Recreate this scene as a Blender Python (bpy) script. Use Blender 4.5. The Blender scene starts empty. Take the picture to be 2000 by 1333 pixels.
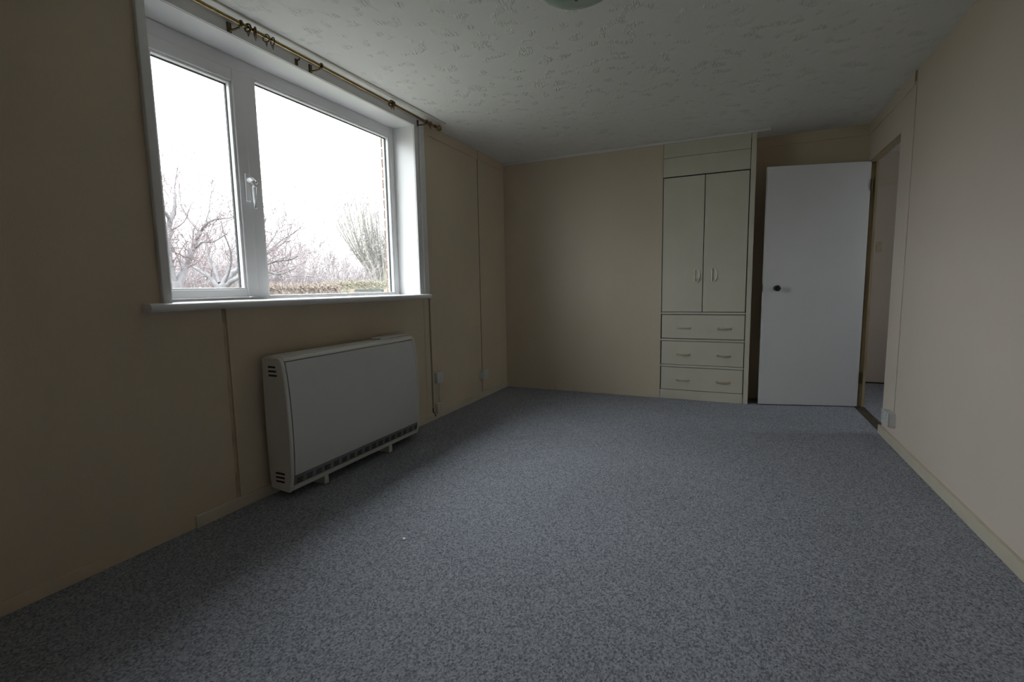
import bpy, bmesh, math, random
from mathutils import Vector, Matrix
random.seed(7)
sc = bpy.context.scene
COL = sc.collection

# ------------------------------------------------------------------ camera
F_PX, PAN, TILT, ROLL = 946.0, 0.4270, 0.1105, -0.01786
CAM = Vector((2.152, 0.0, 1.045))
fw = Vector((-math.sin(PAN)*math.cos(TILT), math.cos(PAN)*math.cos(TILT), -math.sin(TILT)))
rt = fw.cross(Vector((0, 0, 1))).normalized(); up = rt.cross(fw)
cr, sr = math.cos(ROLL), math.sin(ROLL)
R_, U_ = cr*rt + sr*up, -sr*rt + cr*up
cam = bpy.data.cameras.new('camera'); cam_o = bpy.data.objects.new('camera', cam); COL.objects.link(cam_o)
cam.sensor_width = 36.0; cam.lens = 36.0*F_PX/2000.0; cam.clip_start = 0.02; cam.clip_end = 500
M = Matrix((R_, U_, -fw)).transposed().to_4x4(); M.translation = CAM
cam_o.matrix_world = M
sc.camera = cam_o

# ------------------------------------------------------------------ sky and exposure
w = bpy.data.worlds.new('overcast_sky'); sc.world = w; w.use_nodes = True
bg = w.node_tree.nodes['Background']
# overcast sky: luminance rises from the horizon to the zenith (standard overcast distribution)
SKY_HORIZON, SKY_ZENITH = 5.5, 18.0
_n = w.node_tree; _tc = _n.nodes.new('ShaderNodeTexCoord'); _sx = _n.nodes.new('ShaderNodeSeparateXYZ'); _n.links.new(_tc.outputs['Generated'], _sx.inputs[0])
_mr = _n.nodes.new('ShaderNodeMapRange'); _mr.inputs['To Min'].default_value = SKY_HORIZON; _mr.inputs['To Max'].default_value = SKY_ZENITH
_n.links.new(_sx.outputs['Z'], _mr.inputs['Value']); _n.links.new(_mr.outputs['Result'], bg.inputs['Strength'])
bg.inputs['Color'].default_value = (0.93, 0.96, 1.0, 1)
sc.view_settings.view_transform = 'Standard'
sc.view_settings.look = 'None'
sc.view_settings.gamma = 1.0
sc.view_settings.use_curve_mapping = False
sc.view_settings.exposure = -0.1
sc.cycles.max_bounces = 14; sc.cycles.diffuse_bounces = 8; sc.cycles.transparent_max_bounces = 24

# ------------------------------------------------------------------ helpers
WL = {}
def link(o, parent=None):
    COL.objects.link(o)
    if parent is not None:
        o.parent = parent
    return o
def tag(o, label=None, cat=None, group=None, kind=None):
    if label: o['label'] = label
    if cat: o['category'] = cat
    if group: o['group'] = group
    if kind: o['kind'] = kind
    return o
def empty(name, loc, rz=0, parent=None):
    o = bpy.data.objects.new(name, None); o.location = loc; o.rotation_euler = (0, 0, rz)
    o.empty_display_size = 0.05
    link(o, parent); WL[o.name] = Vector(loc); return o
def obj(name, bm, m, parent=None, bevel=0.0, smooth=False, seg=2, local=False, flat_angle=35):
    if parent is not None and not local:
        bmesh.ops.translate(bm, verts=bm.verts, vec=-WL[parent.name])
    bmesh.ops.recalc_face_normals(bm, faces=bm.faces)
    me = bpy.data.meshes.new(name); bm.to_mesh(me); bm.free()
    me.materials.append(m)
    o = bpy.data.objects.new(name, me); link(o, parent)
    WL[o.name] = WL[parent.name] if parent is not None else Vector((0, 0, 0))
    if smooth:
        for p in me.polygons: p.use_smooth = True
        try:
            me.set_sharp_from_angle(angle=math.radians(flat_angle))
        except Exception: pass
    if bevel > 0:
        md = o.modifiers.new('bevel', 'BEVEL'); md.width = bevel; md.segments = seg
        md.limit_method = 'ANGLE'; md.angle_limit = math.radians(40)
    return o
def box(bm, x0, x1, y0, y1, z0, z1):
    v = [bm.verts.new(p) for p in ((x0,y0,z0),(x1,y0,z0),(x1,y1,z0),(x0,y1,z0),(x0,y0,z1),(x1,y0,z1),(x1,y1,z1),(x0,y1,z1))]
    for f in ((3,2,1,0),(4,5,6,7),(0,1,5,4),(1,2,6,5),(2,3,7,6),(3,0,4,7)):
        bm.faces.new([v[i] for i in f])
    return bm
def B(x0, x1, y0, y1, z0, z1):
    return box(bmesh.new(), x0, x1, y0, y1, z0, z1)
def prism(bm, pts, axis, a, b):
    """polygon pts (two remaining coordinates in axis order) extruded along axis from a to b"""
    def mk(u, v, t):
        return (t, u, v) if axis == 0 else (u, t, v) if axis == 1 else (u, v, t)
    A = [bm.verts.new(mk(u, v, a)) for u, v in pts]; C = [bm.verts.new(mk(u, v, b)) for u, v in pts]
    n = len(pts)
    bm.faces.new(A); bm.faces.new(C[::-1])
    for i in range(n):
        bm.faces.new((A[i], A[(i+1) % n], C[(i+1) % n], C[i]))
    return bm
def tube(bm, pts, rad, sides=8, cap=True):
    pts = [Vector(p) for p in pts]; n = len(pts)
    if not hasattr(rad, '__len__'): rad = [rad]*n
    rings = []; ref = None
    for i in range(n):
        t = (pts[min(i+1, n-1)] - pts[max(i-1, 0)])
        if t.length < 1e-9: t = Vector((0, 0, 1))
        t.normalize()
        if ref is None:
            ref = Vector((0, 0, 1)) if abs(t.z) < 0.9 else Vector((1, 0, 0))
        a = t.cross(ref)
        if a.length < 1e-4: a = t.cross(Vector((0.3, 1, 0.2)))
        a.normalize(); b = t.cross(a).normalized(); ref = -b if False else ref
        rings.append([bm.verts.new(pts[i] + rad[i]*(math.cos(k*2*math.pi/sides)*a + math.sin(k*2*math.pi/sides)*b)) for k in range(sides)])
    for i in range(n-1):
        for k in range(sides):
            k2 = (k+1) % sides
            bm.faces.new((rings[i][k], rings[i][k2], rings[i+1][k2], rings[i+1][k]))
    if cap and sides > 2:
        bm.faces.new(rings[0][::-1]); bm.faces.new(rings[-1])
    return bm
def lathe(bm, prof, c, axis='z', seg=32):
    """prof: (radius, height) pairs, turned round an axis through c"""
    c = Vector(c); rings = []
    def mk(r, h, a):
        u, v = r*math.cos(a), r*math.sin(a)
        return c + (Vector((u, v, h)) if axis == 'z' else Vector((u, h, v)) if axis == 'y' else Vector((h, u, v)))
    for r, h in prof:
        if r < 1e-6: rings.append([bm.verts.new(mk(0, h, 0))])
        else: rings.append([bm.verts.new(mk(r, h, k*2*math.pi/seg)) for k in range(seg)])
    for i in range(len(rings)-1):
        a, b = rings[i], rings[i+1]
        for k in range(seg):
            k2 = (k+1) % seg
            if len(a) == 1 and len(b) == 1: continue
            if len(a) == 1: bm.faces.new((a[0], b[k], b[k2]))
            elif len(b) == 1: bm.faces.new((a[k], a[k2], b[0]))
            else: bm.faces.new((a[k], a[k2], b[k2], b[k]))
    return bm
def torus(bm, c, R, r, axis='y', seg=20, sides=6):
    c = Vector(c); rings = []
    for k in range(seg):
        a = k*2*math.pi/seg; d = Vector((math.cos(a), 0, math.sin(a))) if axis == 'y' else Vector((0, math.cos(a), math.sin(a))) if axis == 'x' else Vector((math.cos(a), math.sin(a), 0))
        n = Vector((0, 1, 0)) if axis == 'y' else Vector((1, 0, 0)) if axis == 'x' else Vector((0, 0, 1))
        rings.append([bm.verts.new(c + d*(R + r*math.cos(b*2*math.pi/sides)) + n*r*math.sin(b*2*math.pi/sides)) for b in range(sides)])
    for k in range(seg):
        for b in range(sides):
            bm.faces.new((rings[k][b], rings[(k+1) % seg][b], rings[(k+1) % seg][(b+1) % sides], rings[k][(b+1) % sides]))
    return bm
def struct(o): o['kind'] = 'structure'; return o

# ------------------------------------------------------------------ materials
def mat(name, col, rough=0.6, var=0.0, vscale=(6, 6, 6), bump=0.0, bscale=(60, 60, 60), bdist=0.002, metal=0.0, spec=0.5, detail=4, dark=None):
    m = bpy.data.materials.new(name); m.use_nodes = True
    nt = m.node_tree; p = nt.nodes['Principled BSDF']
    p.inputs['Base Color'].default_value = (*col, 1); p.inputs['Roughness'].default_value = rough
    p.inputs['Metallic'].default_value = metal; p.inputs['Specular IOR Level'].default_value = spec
    tc = nt.nodes.new('ShaderNodeTexCoord')
    def noise(scale, det):
        mp = nt.nodes.new('ShaderNodeMapping'); mp.inputs['Scale'].default_value = scale
        nt.links.new(tc.outputs['Object'], mp.inputs['Vector'])
        n = nt.nodes.new('ShaderNodeTexNoise'); n.inputs['Scale'].default_value = 1.0; n.inputs['Detail'].default_value = det
        nt.links.new(mp.outputs['Vector'], n.inputs['Vector']); return n
    if var > 0:
        n = noise(vscale, detail); r = nt.nodes.new('ShaderNodeValToRGB')
        r.color_ramp.elements[0].position = 0.3; r.color_ramp.elements[1].position = 0.7
        d = dark if dark else tuple(c*(1-var) for c in col)
        r.color_ramp.elements[0].color = (*d, 1)
        r.color_ramp.elements[1].color = (*[min(1, c*(1+var*0.5)) for c in col], 1)
        nt.links.new(n.outputs['Fac'], r.inputs['Fac']); nt.links.new(r.outputs['Color'], p.inputs['Base Color'])
    if bump > 0:
        n = noise(bscale, 3); b = nt.nodes.new('ShaderNodeBump'); b.inputs['Strength'].default_value = bump; b.inputs['Distance'].default_value = bdist
        nt.links.new(n.outputs['Fac'], b.inputs['Height']); nt.links.new(b.outputs['Normal'], p.inputs['Normal'])
    return m

PAPER = mat('cream_wallpaper', (0.60, 0.515, 0.385), 0.75, 0.05, (2.2, 2.2, 1.2), 0.45, (240, 240, 55), 0.0015, spec=0.25)
PAPER_R = mat('cream_wallpaper_smooth', (0.60, 0.53, 0.46), 0.7, 0.04, (1.5, 1.5, 1.5), 0.3, (240, 240, 60), 0.001, spec=0.3)
BOARD = mat('cream_painted_board', (0.60, 0.525, 0.41), 0.42, 0.06, (1.6, 1.6, 0.8), 0.12, (30, 30, 20), 0.001, spec=0.45)
CREAM = mat('cream_gloss_paint', (0.56, 0.515, 0.41), 0.38, 0.05, (9, 9, 9), 0.1, (50, 50, 50), 0.001)
CUPB = mat('cream_cupboard_paint', (0.60, 0.575, 0.48), 0.42, 0.05, (5, 5, 3), 0.1, (60, 60, 60), 0.0008)
WHITE = mat('white_gloss_paint', (0.72, 0.72, 0.72), 0.35, 0.03, (5, 5, 5), 0.08, (40, 40, 40), 0.001)
DOORW = mat('white_door_paint', (0.63, 0.635, 0.64), 0.45, 0.03, (3, 3, 3), 0.1, (120, 120, 30), 0.0005)
UPVC = mat('white_plastic_frame', (0.82, 0.82, 0.83), 0.3, 0.02, (5, 5, 5))
GASKET = mat('dark_rubber_gasket', (0.03, 0.035, 0.035), 0.6, 0.1, (30, 30, 30))
DARKGAP = mat('dark_timber_and_gap_shade', (0.05, 0.035, 0.02), 0.8, 0.3, (20, 20, 8))
STAIN = mat('stained_sealant', (0.50, 0.405, 0.27), 0.8, 0.3, (30, 30, 10))
BROWN = mat('varnished_timber', (0.23, 0.165, 0.085), 0.45, 0.3, (40, 40, 4), 0.1, (60, 60, 8))
BROWN2 = mat('pale_timber_stop', (0.36, 0.29, 0.18), 0.5, 0.25, (40, 40, 4))
THRESH = mat('dark_threshold_timber', (0.055, 0.042, 0.025), 0.6, 0.5, (60, 12, 12), 0.3, (80, 20, 20))
BRASS = mat('aged_brass', (0.36, 0.26, 0.11), 0.25, 0.2, (60, 60, 60), metal=1.0)
BRASSD = mat('tarnished_brass', (0.13, 0.09, 0.04), 0.45, 0.3, (80, 80, 80), metal=0.8)
HEAT = mat('heater_white_enamel', (0.66, 0.66, 0.62), 0.24, 0.02, (6, 6, 6))
HEATF = mat('heater_front_enamel', (0.63, 0.63, 0.63), 0.4, 0.02, (6, 6, 6))
GRILLE = mat('grey_grille', (0.20, 0.20, 0.21), 0.45, 0.05, (20, 20, 20))
CLIPM = mat('grey_green_clip', (0.22, 0.23, 0.18), 0.5, 0.3, (40, 40, 40))
BLACK = mat('black_slot', (0.006, 0.006, 0.006), 0.7, 0.1, (20, 20, 20))
KNOBM = mat('black_knob', (0.01, 0.01, 0.011), 0.22, 0.1, (20, 20, 20))
PLASTIC = mat('white_socket_plastic', (0.55, 0.56, 0.55), 0.35, 0.03, (12, 12, 12))
HANDLE = mat('cream_plastic_handle', (0.78, 0.74, 0.62), 0.35, 0.08, (30, 30, 30))
HANDLED = mat('aged_cream_handle', (0.50, 0.43, 0.30), 0.4, 0.1, (30, 30, 30))
STEEL = mat('steel_screw', (0.35, 0.34, 0.32), 0.35, 0.1, (40, 40, 40), metal=1.0)
LAMPG = mat('pale_green_glass', (0.33, 0.42, 0.37), 0.15, 0.1, (8, 8, 8))
BRICK = mat('red_brick', (0.20, 0.13, 0.10), 0.85, 0.35, (40, 40, 40), 0.5, (120, 120, 120), 0.003)
MORTAR = mat('mortar', (0.45, 0.42, 0.38), 0.9, 0.2, (60, 60, 60))
SCRAP = mat('white_paper', (0.95, 0.95, 0.97), 0.5, 0.02, (60, 60, 60))

def ceiling_mat():
    m = bpy.data.materials.new('stippled_white_ceiling'); m.use_nodes = True
    nt = m.node_tree; L = nt.links; p = nt.nodes['Principled BSDF']
    p.inputs['Roughness'].default_value = 0.8; p.inputs['Specular IOR Level'].default_value = 0.2
    tc = nt.nodes.new('ShaderNodeTexCoord')
    def N(scale, det, rot=0.0):
        mp = nt.nodes.new('ShaderNodeMapping'); mp.inputs['Scale'].default_value = scale; mp.inputs['Rotation'].default_value = (0, 0, rot)
        L.new(tc.outputs['Object'], mp.inputs['Vector'])
        n = nt.nodes.new('ShaderNodeTexNoise'); n.inputs['Scale'].default_value = 1; n.inputs['Detail'].default_value = det
        L.new(mp.outputs['Vector'], n.inputs['Vector']); return n
    mask = N((13, 13, 13), 1); mr = nt.nodes.new('ShaderNodeMapRange'); mr.inputs['From Min'].default_value = 0.56; mr.inputs['From Max'].default_value = 0.68
    L.new(mask.outputs['Fac'], mr.inputs['Value'])
    st = N((120, 34, 60), 1, 0.75); sm = nt.nodes.new('ShaderNodeMapRange'); sm.inputs['From Min'].default_value = 0.42; sm.inputs['From Max'].default_value = 0.62
    L.new(st.outputs['Fac'], sm.inputs['Value'])
    mu = nt.nodes.new('ShaderNodeMath'); mu.operation = 'MULTIPLY'; L.new(mr.outputs['Result'], mu.inputs[0]); L.new(sm.outputs['Result'], mu.inputs[1])
    b = nt.nodes.new('ShaderNodeBump'); b.inputs['Strength'].default_value = 0.9; b.inputs['Distance'].default_value = 0.0045
    L.new(mu.outputs[0], b.inputs['Height']); L.new(b.outputs['Normal'], p.inputs['Normal'])
    col = N((1.2, 1.2, 1.2), 3); r = nt.nodes.new('ShaderNodeValToRGB')
    r.color_ramp.elements[0].color = (0.70, 0.70, 0.68, 1); r.color_ramp.elements[1].color = (0.77, 0.77, 0.75, 1)
    L.new(col.outputs['Fac'], r.inputs['Fac']); L.new(r.outputs['Color'], p.inputs['Base Color'])
    return m
def carpet_mat():
    m = bpy.data.materials.new('grey_loop_carpet'); m.use_nodes = True
    nt = m.node_tree; L = nt.links; p = nt.nodes['Principled BSDF']
    p.inputs['Roughness'].default_value = 0.95; p.inputs['Specular IOR Level'].default_value = 0.05
    tc = nt.nodes.new('ShaderNodeTexCoord')
    def MP(scale):
        mp = nt.nodes.new('ShaderNodeMapping'); mp.inputs['Scale'].default_value = scale
        L.new(tc.outputs['Object'], mp.inputs['Vector']); return mp
    v = nt.nodes.new('ShaderNodeTexVoronoi'); v.inputs['Scale'].default_value = 1; v.inputs['Randomness'].default_value = 0.75; L.new(MP((205, 165, 1)).outputs['Vector'], v.inputs['Vector'])
    n = nt.nodes.new('ShaderNodeTexNoise'); n.inputs['Scale'].default_value = 1; n.inputs['Detail'].default_value = 4; n.inputs['Roughness'].default_value = 0.65
    L.new(MP((170, 70, 1)).outputs['Vector'], n.inputs['Vector'])
    sep = nt.nodes.new('ShaderNodeSeparateColor'); L.new(v.outputs['Color'], sep.inputs['Color'])
    mx = nt.nodes.new('ShaderNodeMix'); mx.inputs['Factor'].default_value = 0.55
    L.new(sep.outputs[0], mx.inputs['A']); L.new(n.outputs['Fac'], mx.inputs['B'])
    r = nt.nodes.new('ShaderNodeValToRGB'); e = r.color_ramp.elements
    e[0].position = 0.22; e[0].color = (0.110, 0.116, 0.135, 1); e[1].position = 0.72; e[1].color = (0.395, 0.412, 0.463, 1)
    k = e.new(0.46); k.color = (0.258, 0.270, 0.306, 1)
    L.new(mx.outputs['Result'], r.inputs['Fac'])
    big = nt.nodes.new('ShaderNodeTexNoise'); big.inputs['Scale'].default_value = 1.6; big.inputs['Detail'].default_value = 5; L.new(tc.outputs['Object'], big.inputs['Vector'])
    br = nt.nodes.new('ShaderNodeMapRange'); br.inputs['To Min'].default_value = 0.86; br.inputs['To Max'].default_value = 1.12; L.new(big.outputs['Fac'], br.inputs['Value'])
    ml = nt.nodes.new('ShaderNodeVectorMath'); ml.operation = 'SCALE'; L.new(r.outputs['Color'], ml.inputs[0]); L.new(br.outputs['Result'], ml.inputs['Scale'])
    L.new(ml.outputs['Vector'], p.inputs['Base Color'])
    b = nt.nodes.new('ShaderNodeBump'); b.inputs['Strength'].default_value = 0.6; b.inputs['Distance'].default_value = 0.003
    L.new(mx.outputs['Result'], b.inputs['Height']); L.new(b.outputs['Normal'], p.inputs['Normal'])
    return m
def glass_mat():
    m = bpy.data.materials.new('window_glass'); m.use_nodes = True
    nt = m.node_tree; L = nt.links; nt.nodes.remove(nt.nodes['Principled BSDF'])
    t = nt.nodes.new('ShaderNodeBsdfTransparent'); t.inputs['Color'].default_value = (0.97, 0.985, 0.98, 1)
    g = nt.nodes.new('ShaderNodeBsdfGlossy'); g.inputs['Roughness'].default_value = 0.02
    fr = nt.nodes.new('ShaderNodeLayerWeight'); pw = nt.nodes.new('ShaderNodeMath'); pw.operation = 'POWER'; pw.inputs[1].default_value = 4.5
    L.new(fr.outputs['Facing'], pw.inputs[0])
    ad = nt.nodes.new('ShaderNodeMath'); ad.operation = 'MULTIPLY_ADD'; ad.inputs[1].default_value = 0.9; ad.inputs[2].default_value = 0.03; L.new(pw.outputs[0], ad.inputs[0])
    mx = nt.nodes.new('ShaderNodeMixShader'); L.new(ad.outputs[0], mx.inputs['Fac']); L.new(t.outputs[0], mx.inputs[1]); L.new(g.outputs[0], mx.inputs[2])
    L.new(mx.outputs[0], nt.nodes['Material Output'].inputs['Surface']); return m
CEIL = ceiling_mat(); CARPET = carpet_mat(); GLASS = glass_mat()

# ------------------------------------------------------------------ room shell
W, D, H, YB, YA = 3.112, 4.585, 2.287, -0.45, 4.85
struct(obj('floor', B(-0.25, W+0.0, YB-0.1, YA+0.05, -0.12, 0), CARPET))
struct(obj('ceiling', B(-0.25, W+0.055, YB-0.1, YA+0.05, H, H+0.1), CEIL))
struct(obj('wall_behind', B(-0.25, W+0.055, YB-0.1, YB, 0, H), PAPER_R))

# left wall: dark backing slab with a window opening, papered panels on it
WY0, WY1, WZ0, WZ1 = 1.262, 3.060, 0.985, 2.232
bm = bmesh.new()
box(bm, -0.25, -0.004, YB-0.1, WY0, 0, H); box(bm, -0.25, -0.004, WY1, YA+0.05, 0, H)
box(bm, -0.25, -0.004, WY0, WY1, 0, WZ0-0.02); box(bm, -0.25, -0.004, WY0, WY1, WZ1, H)
wl = struct(obj('wall_left', bm, DARKGAP))
obj('panel', prism(bmesh.new(), [(YB, 0), (1.488, 0), (1.488, 0.985), (1.236, 0.985), (1.236, H), (YB, H)], 0, -0.004, 0), PAPER, wl)
obj('panel', B(-0.004, 0.004, 1.508, 3.100, 0.0, 0.985), PAPER, wl, 0.0015)
obj('panel', B(-0.004, 0.003, 3.104, 3.172, 0.0, 0.985), PAPER, wl, 0.001)
obj('panel', B(-0.004, 0.0, 3.183, 4.026, 0, H), PAPER, wl)
obj('panel', B(-0.004, 0.0, 4.037, D+0.005, 0, H), PAPER, wl)
for a_, b_ in ((3.172, 3.183), (4.026, 4.037)):
    obj('gap_shade_strip', B(-0.006, -0.0008, a_, b_, 0.03 if a_ < 4 else 0.27, 2.287 if a_ < 4 else 2.21), DARKGAP, wl)  # shade of the open panel gaps, painted as a dark strip
obj('sealant_strip', B(-0.006, -0.0015, 1.487, 1.509, 0.04, 0.966), STAIN, wl)

# partition across the far end, built as two painted boards; their joint opens at the floor
bm = B(0, 1.558, D+0.006, D+0.05, 0, H)
wp = struct(obj('wall_partition', bm, DARKGAP))
obj('panel', prism(bmesh.new(), [(0, 0), (0.536, 0), (0.5395, 0.13), (0.5395, H), (0, H)], 1, D, D+0.006), BOARD, wp)
obj('panel', prism(bmesh.new(), [(0.540, 0), (1.558, 0), (1.558, H), (0.5395, H), (0.5395, 0.13)], 1, D, D+0.006), BOARD, wp)
struct(obj('wall_alcove', B(1.0, W+0.055, YA, YA+0.05, 0, H), PAPER))
struct(obj('wall_far', B(0, 1.0, D+0.05, YA+0.05, 0, H), PAPER))

# eaves over the window: boarded soffit and fascia outside
EAVES = mat('white_eaves_board', (0.55, 0.55, 0.53), 0.6, 0.05, (6, 6, 6))
ev = struct(obj('roof_eaves', B(-0.53, -0.25, -1.5, 7.0, 2.47, 2.49), EAVES))
obj('fascia_board', B(-0.55, -0.53, -1.5, 7.0, 2.45, 2.64), EAVES, ev)
obj('roof_slope', prism(bmesh.new(), [(-0.60, 2.64), (0.6, 3.14), (0.6, 3.20), (-0.60, 2.70)], 1, -1.5, 7.0), DARKGAP, ev)
# right wall with the doorway in it
DY0, DY1, DZ = 3.995, 4.790, 1.992
bm = bmesh.new()
box(bm, W, W+0.055, YB-0.1, DY0, 0, H); box(bm, W, W+0.055, DY0, DY1+0.02, DZ, H); box(bm, W, W+0.055, DY1+0.02, YA+0.05, 0, H)
wr = struct(obj('wall_right', bm, PAPER_R))
# hall beyond the doorway
HX1, HY1 = 4.45, 5.98
struct(obj('floor_hall', B(W+0.0, HX1, 2.6, HY1, -0.12, 0.0), CARPET))
struct(obj('ceiling_hall', B(W+0.055, HX1+0.1, 2.5, HY1+0.1, H, H+0.1), CEIL))
struct(obj('wall_hall_end', B(W+0.0, HX1+0.1, HY1, HY1+0.1, 0, H), PAPER_R))
struct(obj('wall_hall_near', B(W+0.055, HX1+0.1, 2.5, 2.6, 0, H), PAPER_R))
struct(obj('wall_hall_left', B(W, W+0.055, YA+0.05, HY1, 0, H), PAPER_R))
bm = bmesh.new(); X0, X1 = HX1, HX1+0.1
box(bm, X0, X1, 2.6, 4.2, 0, H); box(bm, X0, X1, 4.7, HY1, 0, H); box(bm, X0, X1, 4.2, 4.7, 0, 1.2); box(bm, X0, X1, 4.2, 4.7, 2.0, H)
struct(obj('wall_hall_right', bm, PAPER_R))
bm = bmesh.new()
for a in ((4.2, 4.25), (4.65, 4.7)): box(bm, X0+0.03, X0+0.08, a[0], a[1], 1.2, 2.0)
for a in ((1.2, 1.25), (1.95, 2.0)): box(bm, X0+0.03, X0+0.08, 4.25, 4.65, *a)
w2 = struct(obj('unseen_hall_window', bm, UPVC))  # out-of-view window, added to let daylight into the hall
obj('pane', B(X0+0.05, X0+0.056, 4.25, 4.65, 1.25, 1.95), GLASS, w2)
struct(obj('trim_hall_rail', B(W+0.06, HX1, HY1-0.02, HY1, 1.985, 2.055), CREAM, None, 0.004))
struct(obj('baseboard_hall', B(W+0.06, HX1, HY1-0.012, HY1, 0, 0.012), DARKGAP))

# baseboards
struct(obj('baseboard_left', B(0, 0.013, 1.284, D, 0, 0.057), CREAM, None, 0.003))
struct(obj('baseboard_left_papered', B(0, 0.006, YB, 0.93, 0, 0.052), PAPER, None, 0.004))
struct(obj('baseboard_right', B(W-0.018, W, YB, DY0+0.015, 0, 0.058), CREAM, None, 0.003))
struct(obj('baseboard_partition', B(0.545, 1.556, D-0.006, D, 0, 0.022), BOARD, None, 0.002))
# frieze boards, ceiling strips, window trims
T = []
T.append(obj('trim_1', B(0, 0.007, 3.236, 4.026, 2.205, H), PAPER, None, 0.002))
T.append(obj('trim_2', B(0, 0.007, 4.037, D, 2.207, H), PAPER, None, 0.002))
T.append(obj('trim_3', B(2.30, W, YA-0.008, YA, 2.205, H), PAPER, None, 0.002))
T.append(obj('trim_4', B(W-0.007, W, 3.765, YA-0.008, 2.200, H), PAPER_R, None, 0.002))
T.append(obj('trim_5', B(0.0, 2.40, D-0.016, D, 2.266, H), WHITE, None, 0.005))
bm = bmesh.new(); tube(bm, [(0.094, 1.15, H-0.002), (0.118, 2.4, H-0.002), (0.137, 3.285, H-0.002)], 0.0055, 8); T.append(obj('trim_6', bm, CREAM, None, 0, True))
T.append(obj('trim_7', B(0, 0.022, 1.230, 1.266, 0.992, H), WHITE, None, 0.004))
T.append(obj('trim_8', B(-0.004, 0.008, 1.266, 3.105, 2.232, H), WHITE, None, 0.002))
T.append(obj('trim_9', B(-0.004, 0.008, 3.060, 3.106, 0.992, 2.232), WHITE, None, 0.002))
T.append(obj('trim_10', B(-0.004, 0.018, 3.110, 3.172, 0.992, 2.280), WHITE, None, 0.003))
T.append(obj('trim_11', B(-0.004, 0.010, 3.184, 3.234, 0.0, H), PAPER, None, 0.002))
T.append(obj('trim_12', B(W-0.005, W, 3.737, 3.751, 0.20, H), PAPER_R, None, 0.003))
for t in T: struct(t)

# ------------------------------------------------------------------ window
win = empty('window_1', (-0.2, 2.15, 1.0)); struct(win)
FX = -0.18
bm = bmesh.new()   # reveal lining boards
box(bm, -0.25, 0.0, WY0-0.006, WY0+0.002, WZ0, WZ1); box(bm, -0.25, 0.0, WY1-0.002, WY1+0.006, WZ0, WZ1); box(bm, -0.25, 0.0, WY0, WY1, WZ1-0.002, WZ1+0.006)
obj('reveal', bm, WHITE, win)
bm = bmesh.new()
box(bm, FX-0.07, FX, WY0, 1.312, 0.985, WZ1-0.002); box(bm, FX-0.07, FX, 3.012, WY1-0.002, 0.985, WZ1-0.002)
box(bm, FX-0.07, FX, 1.312, 3.012, 2.163, WZ1-0.002); box(bm, FX-0.07, FX, 1.312, 3.012, 0.985, 1.018)
fr = obj('frame', bm, UPVC, win, 0.004)
obj('mullion', B(FX-0.07, FX+0.002, 1.825, 1.893, 1.0, 2.18), UPVC, win, 0.004)
# beads of the fixed light
for a in ((1.893, 1.906, 1.018, 2.163), (2.998, 3.012, 1.018, 2.163)):
    obj('glazing_bead', B(FX-0.036, FX-0.004, *a), UPVC, win, 0.004)
for a in ((1.906, 2.998, 2.150, 2.163), (1.906, 2.998, 1.018, 1.027)):
    obj('glazing_bead', B(FX-0.036, FX-0.004, *a), UPVC, win, 0.004)
for a in ((1.906, 1.909, 1.027, 2.150), (2.994, 2.998, 1.027, 2.150), (1.909, 2.994, 2.146, 2.150)):
    obj('gasket', B(FX-0.040, FX-0.028, *a), GASKET, win)
obj('pane', B(FX-0.060, FX-0.036, 1.895, 3.010, 1.012, 2.160), GLASS, win)
# opening casement
sx0, sx1 = FX-0.055, FX+0.014
sash = obj('sash', box(box(box(box(bmesh.new(), sx0, sx1, 1.300, 1.375, 1.020, 2.160), sx0, sx1, 1.760, 1.823, 1.020, 2.160), sx0, sx1, 1.375, 1.760, 2.100, 2.160), sx0, sx1, 1.375, 1.760, 1.020, 1.060), UPVC, win, 0.005)
for a in ((1.375, 1.387, 1.060, 2.100), (1.746, 1.760, 1.060, 2.100), (1.387, 1.746, 2.088, 2.100), (1.387, 1.746, 1.060, 1.068)):
    obj('glazing_bead', B(FX-0.025, FX+0.006, *a), UPVC, sash, 0.004)
for a in ((1.387, 1.390, 1.068, 2.088), (1.742, 1.746, 1.068, 2.088), (1.390, 1.742, 2.084, 2.088)):
    obj('gasket', B(FX-0.03, FX-0.018, *a), GASKET, sash)
obj('pane', B(FX-0.050, FX-0.025, 1.377, 1.758, 1.062, 2.098), GLASS, win)
# espagnolette handle
hx = sx1
bm = B(hx, hx+0.012, 1.785, 1.812, 1.515, 1.655)
h = obj('handle', bm, UPVC, sash, 0.004)
bm = bmesh.new()
tube(bm, [(hx+0.012, 1.800, 1.622), (hx+0.034, 1.802, 1.622), (hx+0.044, 1.804, 1.612), (hx+0.045, 1.806, 1.585), (hx+0.036, 1.812, 1.560), (hx+0.034, 1.813, 1.510), (hx+0.034, 1.813, 1.478)], [0.012, 0.014, 0.014, 0.011, 0.009, 0.009, 0.008], 10)
obj('handle_lever', bm, UPVC, sash, 0, True)
obj('handle_lock', lathe(bmesh.new(), [(0, 0.0), (0.008, 0.0), (0.008, 0.02), (0.005, 0.024), (0, 0.024)], (hx+0.03, 1.812, 1.612), 'y', 12), STEEL, sash, 0, True)
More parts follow.
